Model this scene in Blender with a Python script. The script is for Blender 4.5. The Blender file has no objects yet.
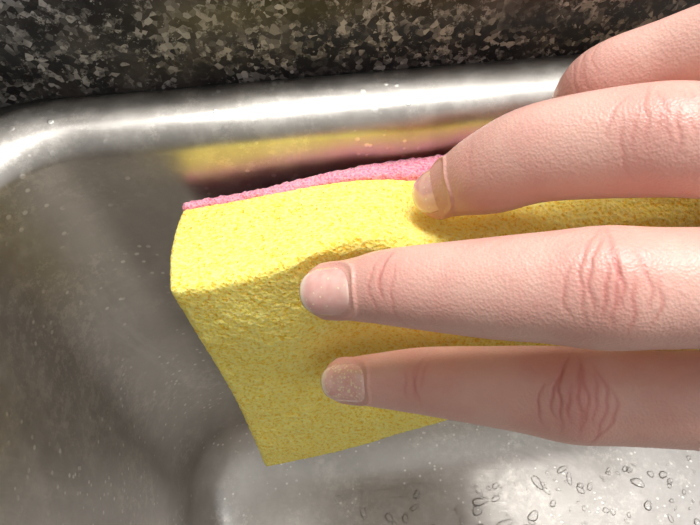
import bpy, bmesh, math, random
import numpy as np
from mathutils import Vector, noise
random.seed(4); np.random.seed(4)
FL=28.0
def Wd(p): return Vector((p[0]*.01,p[1]*.01,(p[2]+FL)*.01))
scene=bpy.context.scene
def link(o,parent=None):
    scene.collection.objects.link(o)
    if parent: o.parent=parent
    return o
def empty(name):
    o=bpy.data.objects.new(name,None); o.empty_display_size=.02; return link(o)
def mesh_obj(name,verts,faces,mat,parent=None,smooth=True):
    me=bpy.data.meshes.new(name); A=np.array(verts,float)*.01; A[:,2]+=FL*.01
    me.from_pydata(A.tolist(),[],faces); me.update()
    bm=bmesh.new(); bm.from_mesh(me); bmesh.ops.recalc_face_normals(bm,faces=bm.faces); bm.to_mesh(me); bm.free()
    if smooth: me.polygons.foreach_set('use_smooth',[True]*len(me.polygons))
    me.materials.append(mat); o=bpy.data.objects.new(name,me); return link(o,parent)
# ---------- materials
class M:
    def __init__(s,name):
        s.m=bpy.data.materials.new(name); s.m.use_nodes=True; s.t=s.m.node_tree; s.n=s.t.nodes; s.b=s.n['Principled BSDF']
        s.tc=s.n.new('ShaderNodeTexCoord')
    def L(s,a,b): s.t.links.new(a,b)
    def mapping(s,scale=(1,1,1),rot=(0,0,0)):
        m=s.n.new('ShaderNodeMapping'); m.inputs['Scale'].default_value=scale; m.inputs['Rotation'].default_value=rot
        s.L(s.tc.outputs['Object'],m.inputs[0]); return m.outputs[0]
    def noise(s,vec,scale,detail=3,rough=.5,dist=0):
        n=s.n.new('ShaderNodeTexNoise'); n.inputs['Scale'].default_value=scale; n.inputs['Detail'].default_value=detail; n.inputs['Roughness'].default_value=rough; n.inputs['Distortion'].default_value=dist
        s.L(vec,n.inputs['Vector']); return n.outputs['Fac']
    def vor(s,vec,scale,out='Distance',feat='F1'):
        n=s.n.new('ShaderNodeTexVoronoi'); n.feature=feat; n.inputs['Scale'].default_value=scale; s.L(vec,n.inputs['Vector']); return n.outputs[out]
    def ramp(s,fac,stops,interp='LINEAR'):
        r=s.n.new('ShaderNodeValToRGB'); r.color_ramp.interpolation=interp; e=r.color_ramp.elements
        while len(e)<len(stops): e.new(.5)
        for i,(p,c) in enumerate(stops):
            e[i].position=p; e[i].color=(c,c,c,1) if isinstance(c,(int,float)) else (*c,1)
        s.L(fac,r.inputs[0]); return r.outputs[0]
    def mul(s,a,b):
        m=s.n.new('ShaderNodeMath'); m.operation='MULTIPLY'
        for k,v in ((0,a),(1,b)):
            if isinstance(v,(int,float)): m.inputs[k].default_value=v
            else: s.L(v,m.inputs[k])
        return m.outputs[0]
    def mix(s,f,a,b,mode='MIX'):
        m=s.n.new('ShaderNodeMix'); m.data_type='RGBA'; m.blend_type=mode
        for sock,v in ((m.inputs[0],f),(m.inputs[6],a),(m.inputs[7],b)):
            if isinstance(v,(int,float)): sock.default_value=v
            elif isinstance(v,tuple): sock.default_value=(*v,1)
            else: s.L(v,sock)
        return m.outputs[2]
    def bump(s,h,dist,strength=1,prev=None):
        b=s.n.new('ShaderNodeBump'); b.inputs['Distance'].default_value=dist; b.inputs['Strength'].default_value=strength
        s.L(h,b.inputs['Height'])
        if prev is not None: s.L(prev,b.inputs['Normal'])
        s.L(b.outputs[0],s.b.inputs['Normal']); return b.outputs[0]
    def set(s,**k):
        for a,v in k.items():
            i=s.b.inputs[a.replace('_',' ')]
            if isinstance(v,(int,float)): i.default_value=v
            elif isinstance(v,tuple): i.default_value=(*v,1) if i.type=='RGBA' else v
            else: s.L(v,i)

# steel with limescale spots and smudges
st=M('brushed_steel'); v=st.mapping((1,1,1)); vb=st.mapping((60,900,900),(0,0,math.radians(-7)))
nb=st.noise(vb,1,4,.6); sp=st.noise(v,170,8,.75); big=st.noise(v,22,5,.65,.4); strk=st.noise(st.mapping((35,35,9)),1,6,.7,.8)
col=st.mix(st.ramp(sp,[(.48,0),(.64,.6)]),(.52,.49,.455),(.63,.60,.56))
col=st.mix(st.ramp(big,[(.42,0),(.60,.5)]),col,(.37,.345,.315))
col=st.mix(st.ramp(strk,[(.54,0),(.62,.28)]),col,(.70,.67,.62))
spots=st.ramp(st.vor(v,330),[(.14,1),(.22,0)]); smask=st.ramp(st.noise(v,38,4,.7),[(.48,0),(.56,.9)])
sm_=st.mul(spots,smask)
mot=st.mul(st.ramp(st.noise(v,300,7,.85),[(.50,0),(.56,.5)]),st.ramp(st.noise(v,30,3,.6,.5),[(.46,0),(.56,1)]))
col=st.mix(sm_,col,(.84,.81,.76)); col=st.mix(mot,col,(.72,.68,.62))
st.set(Metallic=1.0,Base_Color=col,Roughness=st.ramp(sp,[(.35,.34),(.65,.47)]))
p=st.bump(nb,.00003,.7); p=st.bump(sp,.00014,.35,p); st.bump(sm_,.0001,.5,p)
# granite
g=M('granite'); v=g.mapping()
a=g.vor(v,850,'Color'); sep=g.n.new('ShaderNodeSeparateColor'); g.L(a,sep.inputs[0])
b1=g.ramp(sep.outputs[0],[(0,(.011,.011,.013)),(.42,(.032,.032,.034)),(.56,(.10,.098,.096)),(.74,(.20,.197,.193)),(.93,(.42,.415,.41))],'LINEAR')
b2=g.ramp(g.noise(v,240,5,.75),[(.42,0),(.52,1)])
c=g.mix(b2,(.014,.014,.016),b1)
fl=g.ramp(g.noise(v,540,5,.8),[(.59,0),(.65,1)]); c=g.mix(fl,c,(.42,.415,.40))
dk=g.ramp(g.noise(v,85,3,.6),[(.54,0),(.62,.75)]); c=g.mix(dk,c,(.018,.018,.02))
br=g.ramp(g.noise(v,50,4,.6),[(.54,0),(.7,.4)]); c=g.mix(br,c,(.16,.145,.13))
g.set(Base_Color=c,Roughness=.4,Specular_IOR_Level=.35)
# sponge
def foam(name,c1,c2,c3,scale,bd,pore,big_=0):
    f=M(name); v=f.mapping(); d=f.vor(v,scale); n=f.noise(v,scale*.8,2,.6); n2=f.noise(v,60,4,.6)
    c=f.mix(f.ramp(d,[(.15,0),(.75,1)]),c1,c2); c=f.mix(f.ramp(n,[(.35,pore),(.46,0)]),c,c3)
    c=f.mix(f.ramp(n2,[(.4,0),(.7,.10)]),c,c3)
    f.set(Roughness=.95,Specular_IOR_Level=.1,Subsurface_Weight=.4,Subsurface_Scale=.005,Subsurface_Radius=(1,.8,.25))
    p=f.bump(d,bd,.8); p=f.bump(n,bd*1.3,.8,p)
    if big_:
        h=f.ramp(f.vor(v,950),[(.12,0),(.24,1)]); c=f.mix(f.ramp(h,[(0,big_),(1,0)]),c,c3); f.bump(h,.0004,.6,p)
    f.set(Base_Color=c); return f.m
m_foam=foam('yellow_foam',(1.0,.77,.13),(1.0,.87,.29),(.88,.54,.03),1400,.00036,.8,.75)
m_pink=foam('pink_scour',(.95,.27,.38),(.98,.44,.52),(.82,.15,.25),1800,.0004,.7)
# skin
s=M('skin'); v=s.mapping(); at=s.n.new('ShaderNodeAttribute'); at.attribute_name='tint'
n1=s.noise(v,120,4,.6); n2=s.vor(v,2200); n3=s.noise(v,900,4,.6)
c=s.mix(at.outputs['Fac'],(.74,.44,.365),(.52,.17,.145)); c=s.mix(s.ramp(n1,[(.4,0),(.66,.5)]),c,(.67,.31,.265))
s.set(Base_Color=c,Roughness=s.ramp(n3,[(.3,.32),(.7,.47)]),Subsurface_Weight=.15,Subsurface_Scale=.002,Subsurface_Radius=(1,.35,.2),Specular_IOR_Level=.5)
p=s.bump(n2,.00012,.5); s.bump(n3,.00018,.45,p)
def nailmat(name,glit):
    nl=M(name); v=nl.mapping(); nn=nl.noise(v,500,3); gl=nl.vor(v,3000,'Color'); sg=nl.n.new('ShaderNodeSeparateColor'); nl.L(gl,sg.inputs[0])
    ea=nl.n.new('ShaderNodeAttribute'); ea.attribute_name='edge'
    cn=nl.mix(nl.ramp(nn,[(.4,0),(.65,1)]),(.80,.42,.37),(.86,.51,.45)); cn=nl.mix(nl.ramp(sg.outputs[0],[(1-glit,0),(1-glit*.5,.8)]),cn,(.95,.78,.50))
    cn=nl.mix(ea.outputs['Fac'],cn,(.92,.76,.64))
    nl.set(Base_Color=cn,Roughness=.16,Subsurface_Weight=.15,Subsurface_Scale=.002,Coat_Weight=1.0,Coat_Roughness=.05); nl.bump(nn,.00006,.4); return nl.m
m_nail=nailmat('fingernail',.02); m_nailg=nailmat('fingernail_glitter',.22)
wa=M('water'); wa.n.remove(wa.b); tr=wa.n.new('ShaderNodeBsdfTransparent'); tr.inputs[0].default_value=(1,1,1,1); gs=wa.n.new('ShaderNodeBsdfGlossy'); gs.inputs['Roughness'].default_value=.15
fr=wa.n.new('ShaderNodeFresnel'); fr.inputs[0].default_value=1.40; mx=wa.n.new('ShaderNodeMixShader')
wa.L(fr.outputs[0],mx.inputs[0]); wa.L(tr.outputs[0],mx.inputs[1]); wa.L(gs.outputs[0],mx.inputs[2]); wa.L(mx.outputs[0],wa.n['Material Output'].inputs[0])
ch=M('chrome'); ch.set(Base_Color=(.7,.7,.7),Metallic=1.0,Roughness=.15)

# ---------- sink and countertop
th=math.radians(7); O0=(-1.00,8.45); DZ=.71
def Lc(u,v,z): return (O0[0]+u*math.cos(th)-v*math.sin(th), O0[1]+u*math.sin(th)+v*math.cos(th), z)
U0,U1,V0,V1=-6.5,36.0,-36.0,0.0
def rr(off,r,z,ns=18):
    u0,u1,v0,v1=U0-off,U1+off,V0-off,V1+off; r=max(r,.05); pts=[]
    for cx,cy,a0 in ((u1-r,v1-r,0),(u0+r,v1-r,90),(u0+r,v0+r,180),(u1-r,v0+r,270)):
        for i in range(ns+1):
            a=math.radians(a0+90*i/ns); pts.append(Lc(cx+r*math.cos(a),cy+r*math.sin(a),z))
    return pts
def loft(rings,close_end=True,cyclic=False):
    V=[];F=[];n=len(rings[0])
    for r in rings: V+=r
    m=len(rings)
    for k in range(m if cyclic else m-1):
        a=k*n; b=((k+1)%m)*n
        for i in range(n): j=(i+1)%n; F.append((a+i,a+j,b+j,b+i))
    if close_end: F.append(tuple(range((m-1)*n,m*n)))
    return V,F
zl=-9.42+DZ
rings=[rr(2.2,3.6,zl-.08),rr(1.32,3.25,zl-.08),rr(1.20,3.15,zl+.03),rr(1.12,3.1,zl+.05)]
zz=zl+.05
for i in range(1,9):
    o_=1.12-.57*i/8; ang=math.radians(3+7*i/8); zz-=.57/8*math.tan(ang); rings.append(rr(o_,3.05-.3*i/8,zz))
a0=math.radians(10)
for i in range(1,17):
    a=a0+(math.radians(87)-a0)*i/16
    rings.append(rr(.55-(.57)*(math.sin(a)-math.sin(a0))/(1-math.sin(a0)),2.75-.5*i/16,zz-.6*(math.cos(a0)-math.cos(a))))
z1=zz-.6*(math.cos(a0)-math.cos(math.radians(87)))
for i in range(1,12):
    t=i/11; rings.append(rr(-.02-.6*t,2.2+.5*t,z1+(-25-z1)*t))
for i in range(1,15):
    a=math.radians(90*i/14); rings.append(rr(-.62-3*(1-math.cos(a)),2.7+1.2*(1-math.cos(a)),-25-3*math.sin(a)))
rings.append(rr(-8,3,-28.0))
V,F=loft(rings)
sink_root=empty('kitchen_sink')
sink=mesh_obj('basin',V,F,st.m,sink_root)
so=sink.modifiers.new('th','SOLIDIFY'); so.thickness=.0012; so.offset=-1
def lathe(name,prof,c,mat,parent,n=48):
    rs=[[ (c[0]+r*math.cos(2*math.pi*i/n),c[1]+r*math.sin(2*math.pi*i/n),z) for i in range(n)] for r,z in prof]
    V,F=loft(rs); return mesh_obj(name,V,F,mat,parent)
dc=Lc(15,-19,0)
lathe('drain_flange',[(5.6,-27.98),(5.5,-27.8),(4.6,-27.78),(4.2,-27.95),(1.2,-27.96),(1.0,-27.4),(.6,-27.1),(.05,-27.05)],dc,ch.m,sink_root)
def rro(x,z):
    u0,u1,v0,v1=U0-x[0],U1+x[1],V0-x[2],V1+x[3]; pts=[]; ns=18
    for cx,cy,a0 in ((u1-1,v1-1,0),(u0+1,v1-1,90),(u0+1,v0+1,180),(u1-1,v0+1,270)):
        for i in range(ns+1):
            a=math.radians(a0+90*i/ns); pts.append(Lc(cx+math.cos(a),cy+math.sin(a),z))
    return pts
ext=(60,60,7,45); zt=-7.0+DZ; zb=-9.5+DZ+.04
rings=[rr(1.38,2.6,zb+.02),rr(1.23,2.6,zb+.06),rr(1.23,2.6,zt-.25)]
for i in range(1,6):
    a=math.radians(90*i/5); rings.append(rr(1.23+.25*(1-math.cos(a)),2.7,zt-.25+.25*math.sin(a)))
rings+=[rro(ext,zt),rro((60.2,60.2,7.2,45.2),zt-.2),rro((60.2,60.2,7.2,45.2),zb)]
V,F=loft(rings,False,True)
counter=mesh_obj('granite_countertop',V,F,g.m)

# ---------- hand definition (cm)
D0=(0,-.5,.86)
fingers={
'middle':[((-.38,5.12,-9.52),.49,.46,D0),((.2,5.03,-9.28),.58,.54,D0),((.74,4.94,-9.04),.67,.61,D0),((2.2,4.6,-8.45),.81,.75,D0),((3.0,4.42,-8.1),.86,.78,D0),((3.78,4.26,-7.82),.93,.83,D0),((4.6,4.18,-7.68),.89,.82,D0),((6.0,4.1,-7.5),.88,.88,D0),((8.1,4.0,-7.4),1.02,1.1,D0),((12,4.1,-6.9),1.15,1.15,D0),((16.4,4.1,-6.3),1.2,1.25,D0)],
'index':[((-.11,4.48,-12.37),.47,.45,D0),((.6,4.38,-12.10),.57,.53,D0),((1.54,4.25,-11.78),.69,.63,D0),((2.8,3.92,-11.18),.78,.71,D0),((3.4,3.77,-10.93),.83,.74,D0),((4.12,3.58,-10.67),.89,.79,D0),((4.9,3.48,-10.5),.86,.78,D0),((6.2,3.3,-10.1),.86,.86,D0),((8.3,3.1,-9.5),1.02,1.05,D0),((12,3.3,-8.6),1.1,1.15,D0),((16.2,3.7,-7.3),1.15,1.2,D0)],
'ring':[((1.76,7.18,-9.31),.50,.46,(-1,-.3,.35)),((2.12,7.08,-8.87),.64,.60,(-1,-.3,.5)),((2.53,6.91,-8.33),.77,.70,(-.8,-.4,.7)),((3.25,6.74,-7.64),.83,.77,(-.3,-.5,.8)),((4.68,6.37,-6.95),.88,.82,D0),((5.5,6.1,-6.7),.85,.8,D0),((6.6,5.8,-6.4),.86,.86,D0),((8.2,5.3,-5.9),1.0,1.05,D0),((12,5.0,-5.6),1.1,1.15,D0),((16.4,4.6,-5.6),1.15,1.2,D0)],
'pinky':[((3.95,8.1,-9.1),.44,.42,(-1,-.3,.3)),((4.2,8.22,-8.75),.52,.5,(-1,-.3,.3)),((4.3,8.26,-8.3),.58,.55,(-1,-.4,.5)),((4.45,8.13,-7.4),.64,.60,(-.8,-.4,.8)),((5.3,7.95,-6.7),.65,.62,D0),((6.2,7.7,-6.0),.70,.68,D0),((7.7,7.2,-5.05),.9,.9,D0),((12,6.0,-4.9),1.0,1.1,D0),((16.2,4.9,-5.2),1.1,1.15,D0)],
'thumb':[((6.5,4.5,-13.2),.66,.56,(.1,-1,.1)),((7.3,4.45,-13.05),.82,.68,(.1,-1,.1)),((9.0,4.2,-12.6),.92,.82,(.1,-1,.1)),((10.2,3.8,-12.0),.9,.88,(.1,-1,.2)),((11.6,3.5,-11.1),1.1,1.1,(0,-1,.3)),((13.4,3.7,-9.6),1.5,1.5,(0,-1,.4)),((15.6,4.1,-7.6),1.4,1.5,(0,-1,.5))],
'forearm':[((14.2,4.5,-6.5),2.2,1.5,D0),((16.6,4.2,-6.3),2.45,1.75,D0),((18.5,3.9,-6.0),2.5,1.9,D0),((23,3.0,-4.9),3.0,2.5,D0),((29,1.6,-3.4),3.7,3.2,D0)],
}
def cat(P,t):
    n=len(P); i=min(int(t),n-2); f=t-i
    p1=P[i];p2=P[i+1];p0=P[i-1] if i>0 else 2*p1-p2;p3=P[i+2] if i+2<n else 2*p2-p1
    return .5*((2*p1)+(-p0+p2)*f+(2*p0-5*p1+4*p2-p3)*f*f+(-p0+3*p1-3*p2+p3)*f**3)
def tube(st_,nseg=48,per=12,capexp=2.4,caplen=1.0):
    A=np.array([list(p)+[rw,rn]+list(d) for p,rw,rn,d in st_],float)
    m=(len(A)-1)*per+1; S=np.array([cat(A,k/per) for k in range(m)])
    C=S[:,:3]; T=np.gradient(C,axis=0); T/=np.linalg.norm(T,axis=1)[:,None]
    rings=[]
    def ring(c,t,d,rw,rn):
        d=d-t*np.dot(d,t); d/=np.linalg.norm(d); w=np.cross(t,d)
        a=np.linspace(0,2*np.pi,nseg,endpoint=False)
        return [tuple(c+w*rw*math.cos(x)+d*rn*math.sin(x)) for x in a]
    k=12; e=-T[0]; L=caplen*S[0,3]
    for i in range(k,0,-1):
        x=i/k*.995; sc=(1-x**capexp)**(1/capexp); rings.append(ring(C[0]+e*L*x,T[0],S[0,5:8],S[0,3]*sc,S[0,4]*sc))
    for i in range(m): rings.append(ring(C[i],T[i],S[i,5:8],S[i,3],S[i,4]))
    L=S[-1,3]*.6
    for i in range(1,k+1):
        x=i/k*.99; sc=math.sqrt(1-x*x); rings.append(ring(C[-1]+T[-1]*L*x,T[-1],S[-1,5:8],S[-1,3]*sc,S[-1,4]*sc))
    V,F=loft(rings,True); F.append(tuple(reversed(range(nseg)))); return V,F
V=[];F=[]
for k,stn in fingers.items():
    v,f=tube(stn,per=12,caplen=.95); o=len(V); V+=v; F+=[tuple(i+o for i in q) for q in f]
hand_root=empty('human_hand')
me=bpy.data.meshes.new('raw'); me.from_pydata([tuple(Wd(v)) for v in V],[],F); me.update()
raw=bpy.data.objects.new('raw',me); link(raw)
bm=bmesh.new(); bm.from_mesh(me); bmesh.ops.recalc_face_normals(bm,faces=bm.faces); bm.to_mesh(me); bm.free()
r=raw.modifiers.new('r','REMESH'); r.mode='VOXEL'; r.voxel_size=.00048
sm=raw.modifiers.new('s','SMOOTH'); sm.factor=.5; sm.iterations=4
bpy.context.view_layer.update()
dg=bpy.context.evaluated_depsgraph_get(); hm=bpy.data.meshes.new_from_object(raw.evaluated_get(dg)); hm.name='skin'
bpy.data.objects.remove(raw)
nv=len(hm.vertices); co_=np.empty(nv*3); hm.vertices.foreach_get('co',co_); co_=co_.reshape(-1,3)
ee=np.empty(len(hm.edges)*2,dtype=np.int64); hm.edges.foreach_get('vertices',ee); ee=ee.reshape(-1,2)
deg=np.bincount(ee.ravel(),minlength=nv).astype(float); mk=np.clip((co_[:,0]-.074)/.004,0,1)[:,None]
for _ in range(30):
    acc=np.stack([np.bincount(ee[:,0],co_[ee[:,1],k],minlength=nv)+np.bincount(ee[:,1],co_[ee[:,0],k],minlength=nv) for k in range(3)],1)
    co_=co_+mk*.5*(acc/np.maximum(deg,1)[:,None]-co_)
hm.vertices.foreach_set('co',co_.ravel()); hm.update()
bm=bmesh.new(); bm.from_mesh(hm)
def frame(fn,idx):
    s_=fingers[fn]; c=np.array(s_[idx][0]); a=np.array(s_[max(idx-1,0)][0]); b=np.array(s_[idx+1][0])
    e=(a-b); e/=np.linalg.norm(e); d=np.array(s_[idx][3],float); d-=e*np.dot(d,e); d/=np.linalg.norm(d)
    return c,e,d,np.cross(e,d),s_[idx][1],s_[idx][2]
kn=[('middle',5,1.05),('index',5,1.2),('ring',4,.75),('pinky',3,.5),('middle',2,.72),('index',2,.72),('ring',2,.4)]
KF=[(frame(f,i),k) for f,i,k in kn]
cs=[Wd(k[0][0]+k[0][2]*k[0][5]*.6) for k in KF]
ed=[e for e in bm.edges if e.verts[0].co.x<.07 and any((e.verts[0].co-c).length<.012 for c in cs)]
bmesh.ops.subdivide_edges(bm,edges=ed,cuts=1,use_grid_fill=True)
bm.to_mesh(hm); bm.free(); hm.update()
N=len(hm.vertices); P=np.empty(N*3); hm.vertices.foreach_get('co',P); P=P.reshape(-1,3)*100; P[:,2]-=FL
NR=np.empty(N*3); hm.vertex_normals.foreach_get('vector',NR); NR=NR.reshape(-1,3)
D=np.zeros(N); TI=np.zeros(N)
for (c,e,d,w,rw,rn),k in KF:
    q=P-c; x=q@e; y=q@w; z=q@d; msk=(np.abs(x)<1.3)&(z>0)&(np.abs(y)<rw*1.2)&(z<rn*1.6)
    lat=np.clip(1-(y/(rw*.95))**2,0,1)
    big=k>=.74 and rw>.8
    for j,s0 in enumerate(([-.60,-.46,-.3,-.14,-.03,.12,.27,.42,.6] if big else ([-.2,-.05,.03,.2] if k>.45 else [0]))):
        s0+=random.uniform(-.04,.04)
        curv=(.36*s0/.6) if big else .12
        ph=random.random()*6
        line=s0-curv*(y/rw)**2*1.3+.03*np.sin(y*6+ph)+.015*np.sin(y*15+ph*2)
        amp=.012*k*(.4+.9*random.random())
        y0=random.uniform(-.25,.25); latj=np.clip(1-((y-y0)/(rw*random.uniform(.4,.9)))**2,0,1)
        D[msk]-=(amp*np.exp(-((x-line)/.032)**2)*latj)[msk]
        TI[msk]+=(.46*k*np.exp(-((x-line)/.036)**2)*latj)[msk]
    D[msk]+=(.02*np.exp(-(x/.5)**2)*lat)[msk]
    TI[msk]+=(.36*min(k,1.1)*np.exp(-(x/.5)**2)*lat**.5)[msk]
for fn in ('middle','index','ring','pinky'):
    c=np.array(fingers[fn][0][0]); TI+=.4*np.exp(-(np.linalg.norm(P-c,axis=1)/.9)**2)
NF={}
for fn in ('middle','index','ring','pinky','thumb'):
    s_=fingers[fn]; c=np.array(s_[0][0]); e=c-np.array(s_[1][0]); e/=np.linalg.norm(e); d=np.array(s_[0][3],float); d-=e*np.dot(d,e); d/=np.linalg.norm(d); w=np.cross(e,d)
    NF[fn]=(c,e,d,w,s_[0][1],s_[0][2])
    q=P-c; x=q@e; y=q@w; z=q@d; m=(z>0)&(x>-1.1)&(x<.6)&(np.abs(y)<s_[0][1]*1.3)&(z<s_[0][2]*1.8)
    rr_=np.sqrt((np.clip((-x-.05)/.62,0,9))**4+(y/(s_[0][1]*.93))**4)
    D[m]+=(.035*np.exp(-((rr_-1.15)/.14)**2))[m]
P2=(P+NR*D[:,None]); P2[:,2]+=FL; P2*=.01
hm.vertices.foreach_set('co',P2.ravel()); hm.update()
at_=hm.attributes.new('tint','FLOAT','POINT'); at_.data.foreach_set('value',np.clip(TI,0,1).astype(np.float32))
hm.polygons.foreach_set('use_smooth',[True]*len(hm.polygons)); hm.materials.clear(); hm.materials.append(s.m)
link(bpy.data.objects.new('skin',hm),hand_root)
for fn,(c,e,d,w,rw,rn) in NF.items():
    V=[];F=[];E=[];na,nb_=25,25; k=1.3 if fn=='thumb' else 1
    for i in range(na):
        for j in range(nb_):
            a=-1+2*i/(na-1); b=j/(nb_-1)
            th0=math.radians(58)*a
            x0=-.66*k+.14*(abs(a)**3); x1=.40*k-.12*a*a-.14*a**4
            x=x0+(x1-x0)*b
            f=1.0
            if b<.25: f=(1-((.25-b)/.25)**2.5*.30)
            if b>.8: f*=(1-((b-.8)/.2)**2.5*.12)
            th1=th0*f
            drop=.75*max(x,0)**2
            taper=1-.05*max(x,0)+.16*max(-x,0)
            p=c+e*x+w*rw*.95*taper*math.sin(th1)+d*(rn*taper*math.cos(th1)*1.0+.020-drop-(.07 if b==0 else 0))
            V.append(tuple(p)); E.append(.75*max(0,min(1,(b-.86)/.05))+(.25*max(0,1-((b-.06)/.16)) if abs(a)<.5 else 0))
    for i in range(na-1):
        for j in range(nb_-1): q=i*nb_+j; F.append((q,q+1,q+nb_+1,q+nb_))
    o=mesh_obj('nail_'+fn,V,F,m_nailg if fn=='index' else m_nail,hand_root)
    ea=o.data.attributes.new('edge','FLOAT','POINT'); ea.data.foreach_set('value',E)
    sd=o.modifiers.new('s','SOLIDIFY'); sd.thickness=.0004; sd.offset=0

# ---------- sponge
B=np.array([-3.26,5.23,-9.69]); Wv=np.array([.985,.13,.111]); Hd=np.array([.14,-.242,-.961]); Tv=np.array([-.1,.965,-.24])
LA,LB,LC=11.0,7.15,2.4
dents=[(np.array(fingers[f][0][0]),fingers[f][0][1]) for f in ('middle','index','ring','pinky','thumb')]
broad=[(np.array((.3,5.2,-9.7)),1.3,Tv*.5),(np.array((.3,4.6,-12.4)),1.4,Tv*.6),(np.array((2.0,7.2,-9.6)),1.1,Hd*.6),(np.array((3.6,5.9,-9.4)),1.8,(Hd+Tv)*.28),(np.array((-1.5,4.9,-11.1)),1.2,Tv*-.14),(np.array((.6,4.9,-10.8)),.6,Tv*-.12)]
def sst(x): x=max(0,min(1,x)); return x*x*(3-2*x)
def rf(a,b,c): return .15+.7*sst((a-2.2)/3.5)*max(0,1-b/3.0)*(1 if c<1.2 else .25)
def sponge_part(name,c0,c1f,mat,step,rfun,fz,fuzz):
    idx={};G=[];F=[]
    na,nb_,nc=int(LA/step),int(LB/step),max(3,int((c1f(6)-c0)/step))
    def vid(i,j,k):
        t=idx.get((i,j,k))
        if t is None: t=len(G); idx[(i,j,k)]=t; G.append((i,j,k))
        return t
    for k in (0,nc):
        for i in range(na):
            for j in range(nb_): F.append((vid(i,j,k),vid(i+1,j,k),vid(i+1,j+1,k),vid(i,j+1,k)))
    for j in (0,nb_):
        for i in range(na):
            for k in range(nc): F.append((vid(i,j,k),vid(i+1,j,k),vid(i+1,j,k+1),vid(i,j,k+1)))
    for i in (0,na):
        for j in range(nb_):
            for k in range(nc): F.append((vid(i,j,k),vid(i,j+1,k),vid(i,j+1,k+1),vid(i,j,k+1)))
    G=np.array(G,float); A=G[:,0]/na*LA; Bb=G[:,1]/nb_*LB
    c1=np.array([c1f(a) for a in A]); C=c0+(c1-c0)*G[:,2]/nc
    R=np.array([rfun(a,b,c) for a,b,c in zip(A,Bb,C)]); R=np.minimum(R,(c1-c0)*.49)
    p=np.stack([A,Bb,C],1); lo=np.stack([R,R,c0+R],1); hi=np.stack([LA-R,LB-R,c1-R],1)
    q=np.clip(p,lo,hi); dl=p-q; l=np.linalg.norm(dl,axis=1); ok=l>1e-6
    p[ok]=q[ok]+dl[ok]/l[ok,None]*R[ok,None]
    a,b,c=p.T; pi=math.pi
    lift=(b/LB)*a*.165; sag=.12*np.sin(a/LA*pi)*np.sin(b/LB*pi); left=np.maximum(0,1-a/4)
    da=.10*np.sin(b/LB*pi)*(1-a/LA)-.12*np.sin(np.clip(c/LC,0,1)*pi)*left*np.maximum(0,1-b/2)-.08*left*np.maximum(0,1-b/4)
    db=.02*np.sin(a*1.3+.6)*(1-b/LB)+.10*np.sin(a*.9)*(b/LB)**2
    X=B+(a+da)[:,None]*Wv+(b-lift+db)[:,None]*Hd+(c-sag)[:,None]*Tv
    nz=np.array([noise.noise((x*.9,y*.9,z*.9))*.09+noise.noise((x*5,y*5,z*5+fz))*.022 for x,y,z in p.tolist()])
    X=X+nz[:,None]*np.array([.3,-.5,.6])
    for bc,bs,bd in broad: X=X+np.exp(-(np.linalg.norm(X-bc,axis=1)/bs)**2)[:,None]*bd
    for cc,rd in dents:
        dv=X-cc; l=np.linalg.norm(dv,axis=1); Rr=rd*1.8; t=l/Rr; tgt=rd*1.02+(Rr-rd*1.02)*t**1.5
        m=(l<Rr)&(tgt>l); X[m]=cc+dv[m]/np.maximum(l[m],1e-5)[:,None]*np.minimum(tgt[m],Rr)[:,None]
    # pressed flat against the sink wall
    nx,ny=-math.sin(th),math.cos(th); vv=(X[:,0]-O0[0])*nx+(X[:,1]-O0[1])*ny
    lim=-.10-.6*np.clip((z1-X[:,2])/(z1+25),0,1)-(.02 if fz else .22); ex=np.maximum(vv-lim,0)
    X[:,0]-=ex*nx; X[:,1]-=ex*ny
    X=X+np.array([noise.noise_vector((x*15,y*15,z*15))[:] for x,y,z in X.tolist()])*fuzz*1.2
    return mesh_obj(name,X,F,mat,sponge_root)
sponge_root=empty('kitchen_sponge')
sponge_part('foam_body',0,lambda a:LC,m_foam,.055,rf,0,.018)
sponge_part('scouring_layer',LC-.02,lambda a:LC+.22+.25*sst((a-1)/4.5),m_pink,.07,lambda a,b,c:.09,7,.035)

# ---------- droplets
V=[];F=[]
def drop(c,rx,ry,h,ang):
    ph=random.random()*6; nu,nr=16,6; o=len(V)
    for r_i in range(nr):
        el=math.radians(90*r_i/nr); rr2=math.cos(el); z=math.sin(el)
        for i in range(nu):
            t=2*math.pi*i/nu; k=1+.15*math.sin(2*t+ph)+.08*math.sin(3*t+ph*2)
            x=rx*k*rr2*math.cos(t); y=ry*k*rr2*math.sin(t)
            V.append((c[0]+x*math.cos(ang)-y*math.sin(ang),c[1]+x*math.sin(ang)+y*math.cos(ang),c[2]+z*h))
    V.append((c[0],c[1],c[2]+h))
    for r_i in range(nr-1):
        for i in range(nu): j=(i+1)%nu; F.append((o+r_i*nu+i,o+r_i*nu+j,o+(r_i+1)*nu+j,o+(r_i+1)*nu+i))
    for i in range(nu): F.append((o+(nr-1)*nu+i,o+(nr-1)*nu+(i+1)%nu,o+nr*nu))
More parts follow.
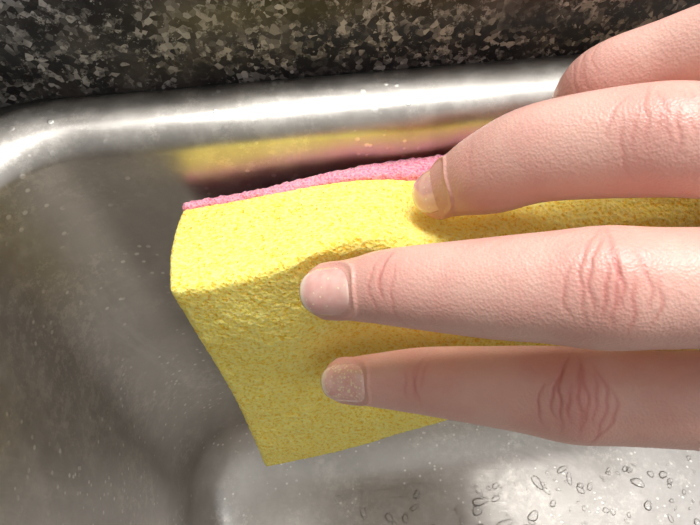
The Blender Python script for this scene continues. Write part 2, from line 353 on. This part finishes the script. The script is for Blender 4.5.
for i in range(280):
    u=random.uniform(0,18); v_=random.uniform(-12,-3.7); c=Lc(u,v_,-27.995)
    r_=random.choice([.05,.05,.06,.08,.10,.13,.18]); drop(c,r_*random.uniform(.8,2.2),r_,.62*r_,random.uniform(0,3))
mesh_obj('water_droplets',V,F,wa.m,sink_root)

# ---------- lights
def area(name,loc,target,size,power,col):
    l=bpy.data.lights.new(name,'AREA'); l.shape='RECTANGLE'; l.size=size[0]; l.size_y=size[1]; l.energy=power; l.color=col
    o=bpy.data.objects.new(name,l); o.location=loc; o.rotation_euler=(Vector(target)-Vector(loc)).to_track_quat('-Z','Y').to_euler(); link(o); return o
area('ceiling_light',(.06,.38,1.2),(0,.07,.18),(.55,.32),14,(1,.98,.95))
area('side_fill_light',(1.1,.2,1.0),(0,.07,.18),(.6,.6),4.0,(.92,.95,1))  # weak cool fill added from the right, not an actual window
w=bpy.data.worlds.new('World'); scene.world=w; w.use_nodes=True; nt=w.node_tree; bg=nt.nodes['Background']
tc=nt.nodes.new('ShaderNodeTexCoord'); dt=nt.nodes.new('ShaderNodeVectorMath'); dt.operation='DOT_PRODUCT'; dt.inputs[1].default_value=(.42,.25,.45)
ma=nt.nodes.new('ShaderNodeMath'); ma.operation='ADD'; ma.inputs[1].default_value=.25
rp=nt.nodes.new('ShaderNodeValToRGB')
nt.links.new(tc.outputs['Generated'],dt.inputs[0]); nt.links.new(dt.outputs['Value'],ma.inputs[0]); nt.links.new(ma.outputs[0],rp.inputs[0]); nt.links.new(rp.outputs[0],bg.inputs[0])
rp.color_ramp.elements[0].color=(.15,.14,.13,1); rp.color_ramp.elements[1].color=(.82,.815,.80,1); rp.color_ramp.elements[1].position=.86; bg.inputs[1].default_value=1.15
cam=bpy.data.cameras.new('camera'); co=bpy.data.objects.new('camera',cam); link(co); co.location=Wd((0,0,0))
co.rotation_euler=(math.radians(90-59),0,0); cam.sensor_width=36; cam.lens=36*600/700; cam.clip_start=.002; cam.clip_end=50
scene.camera=co
scene.view_settings.view_transform='Standard'
print('hand verts',N)
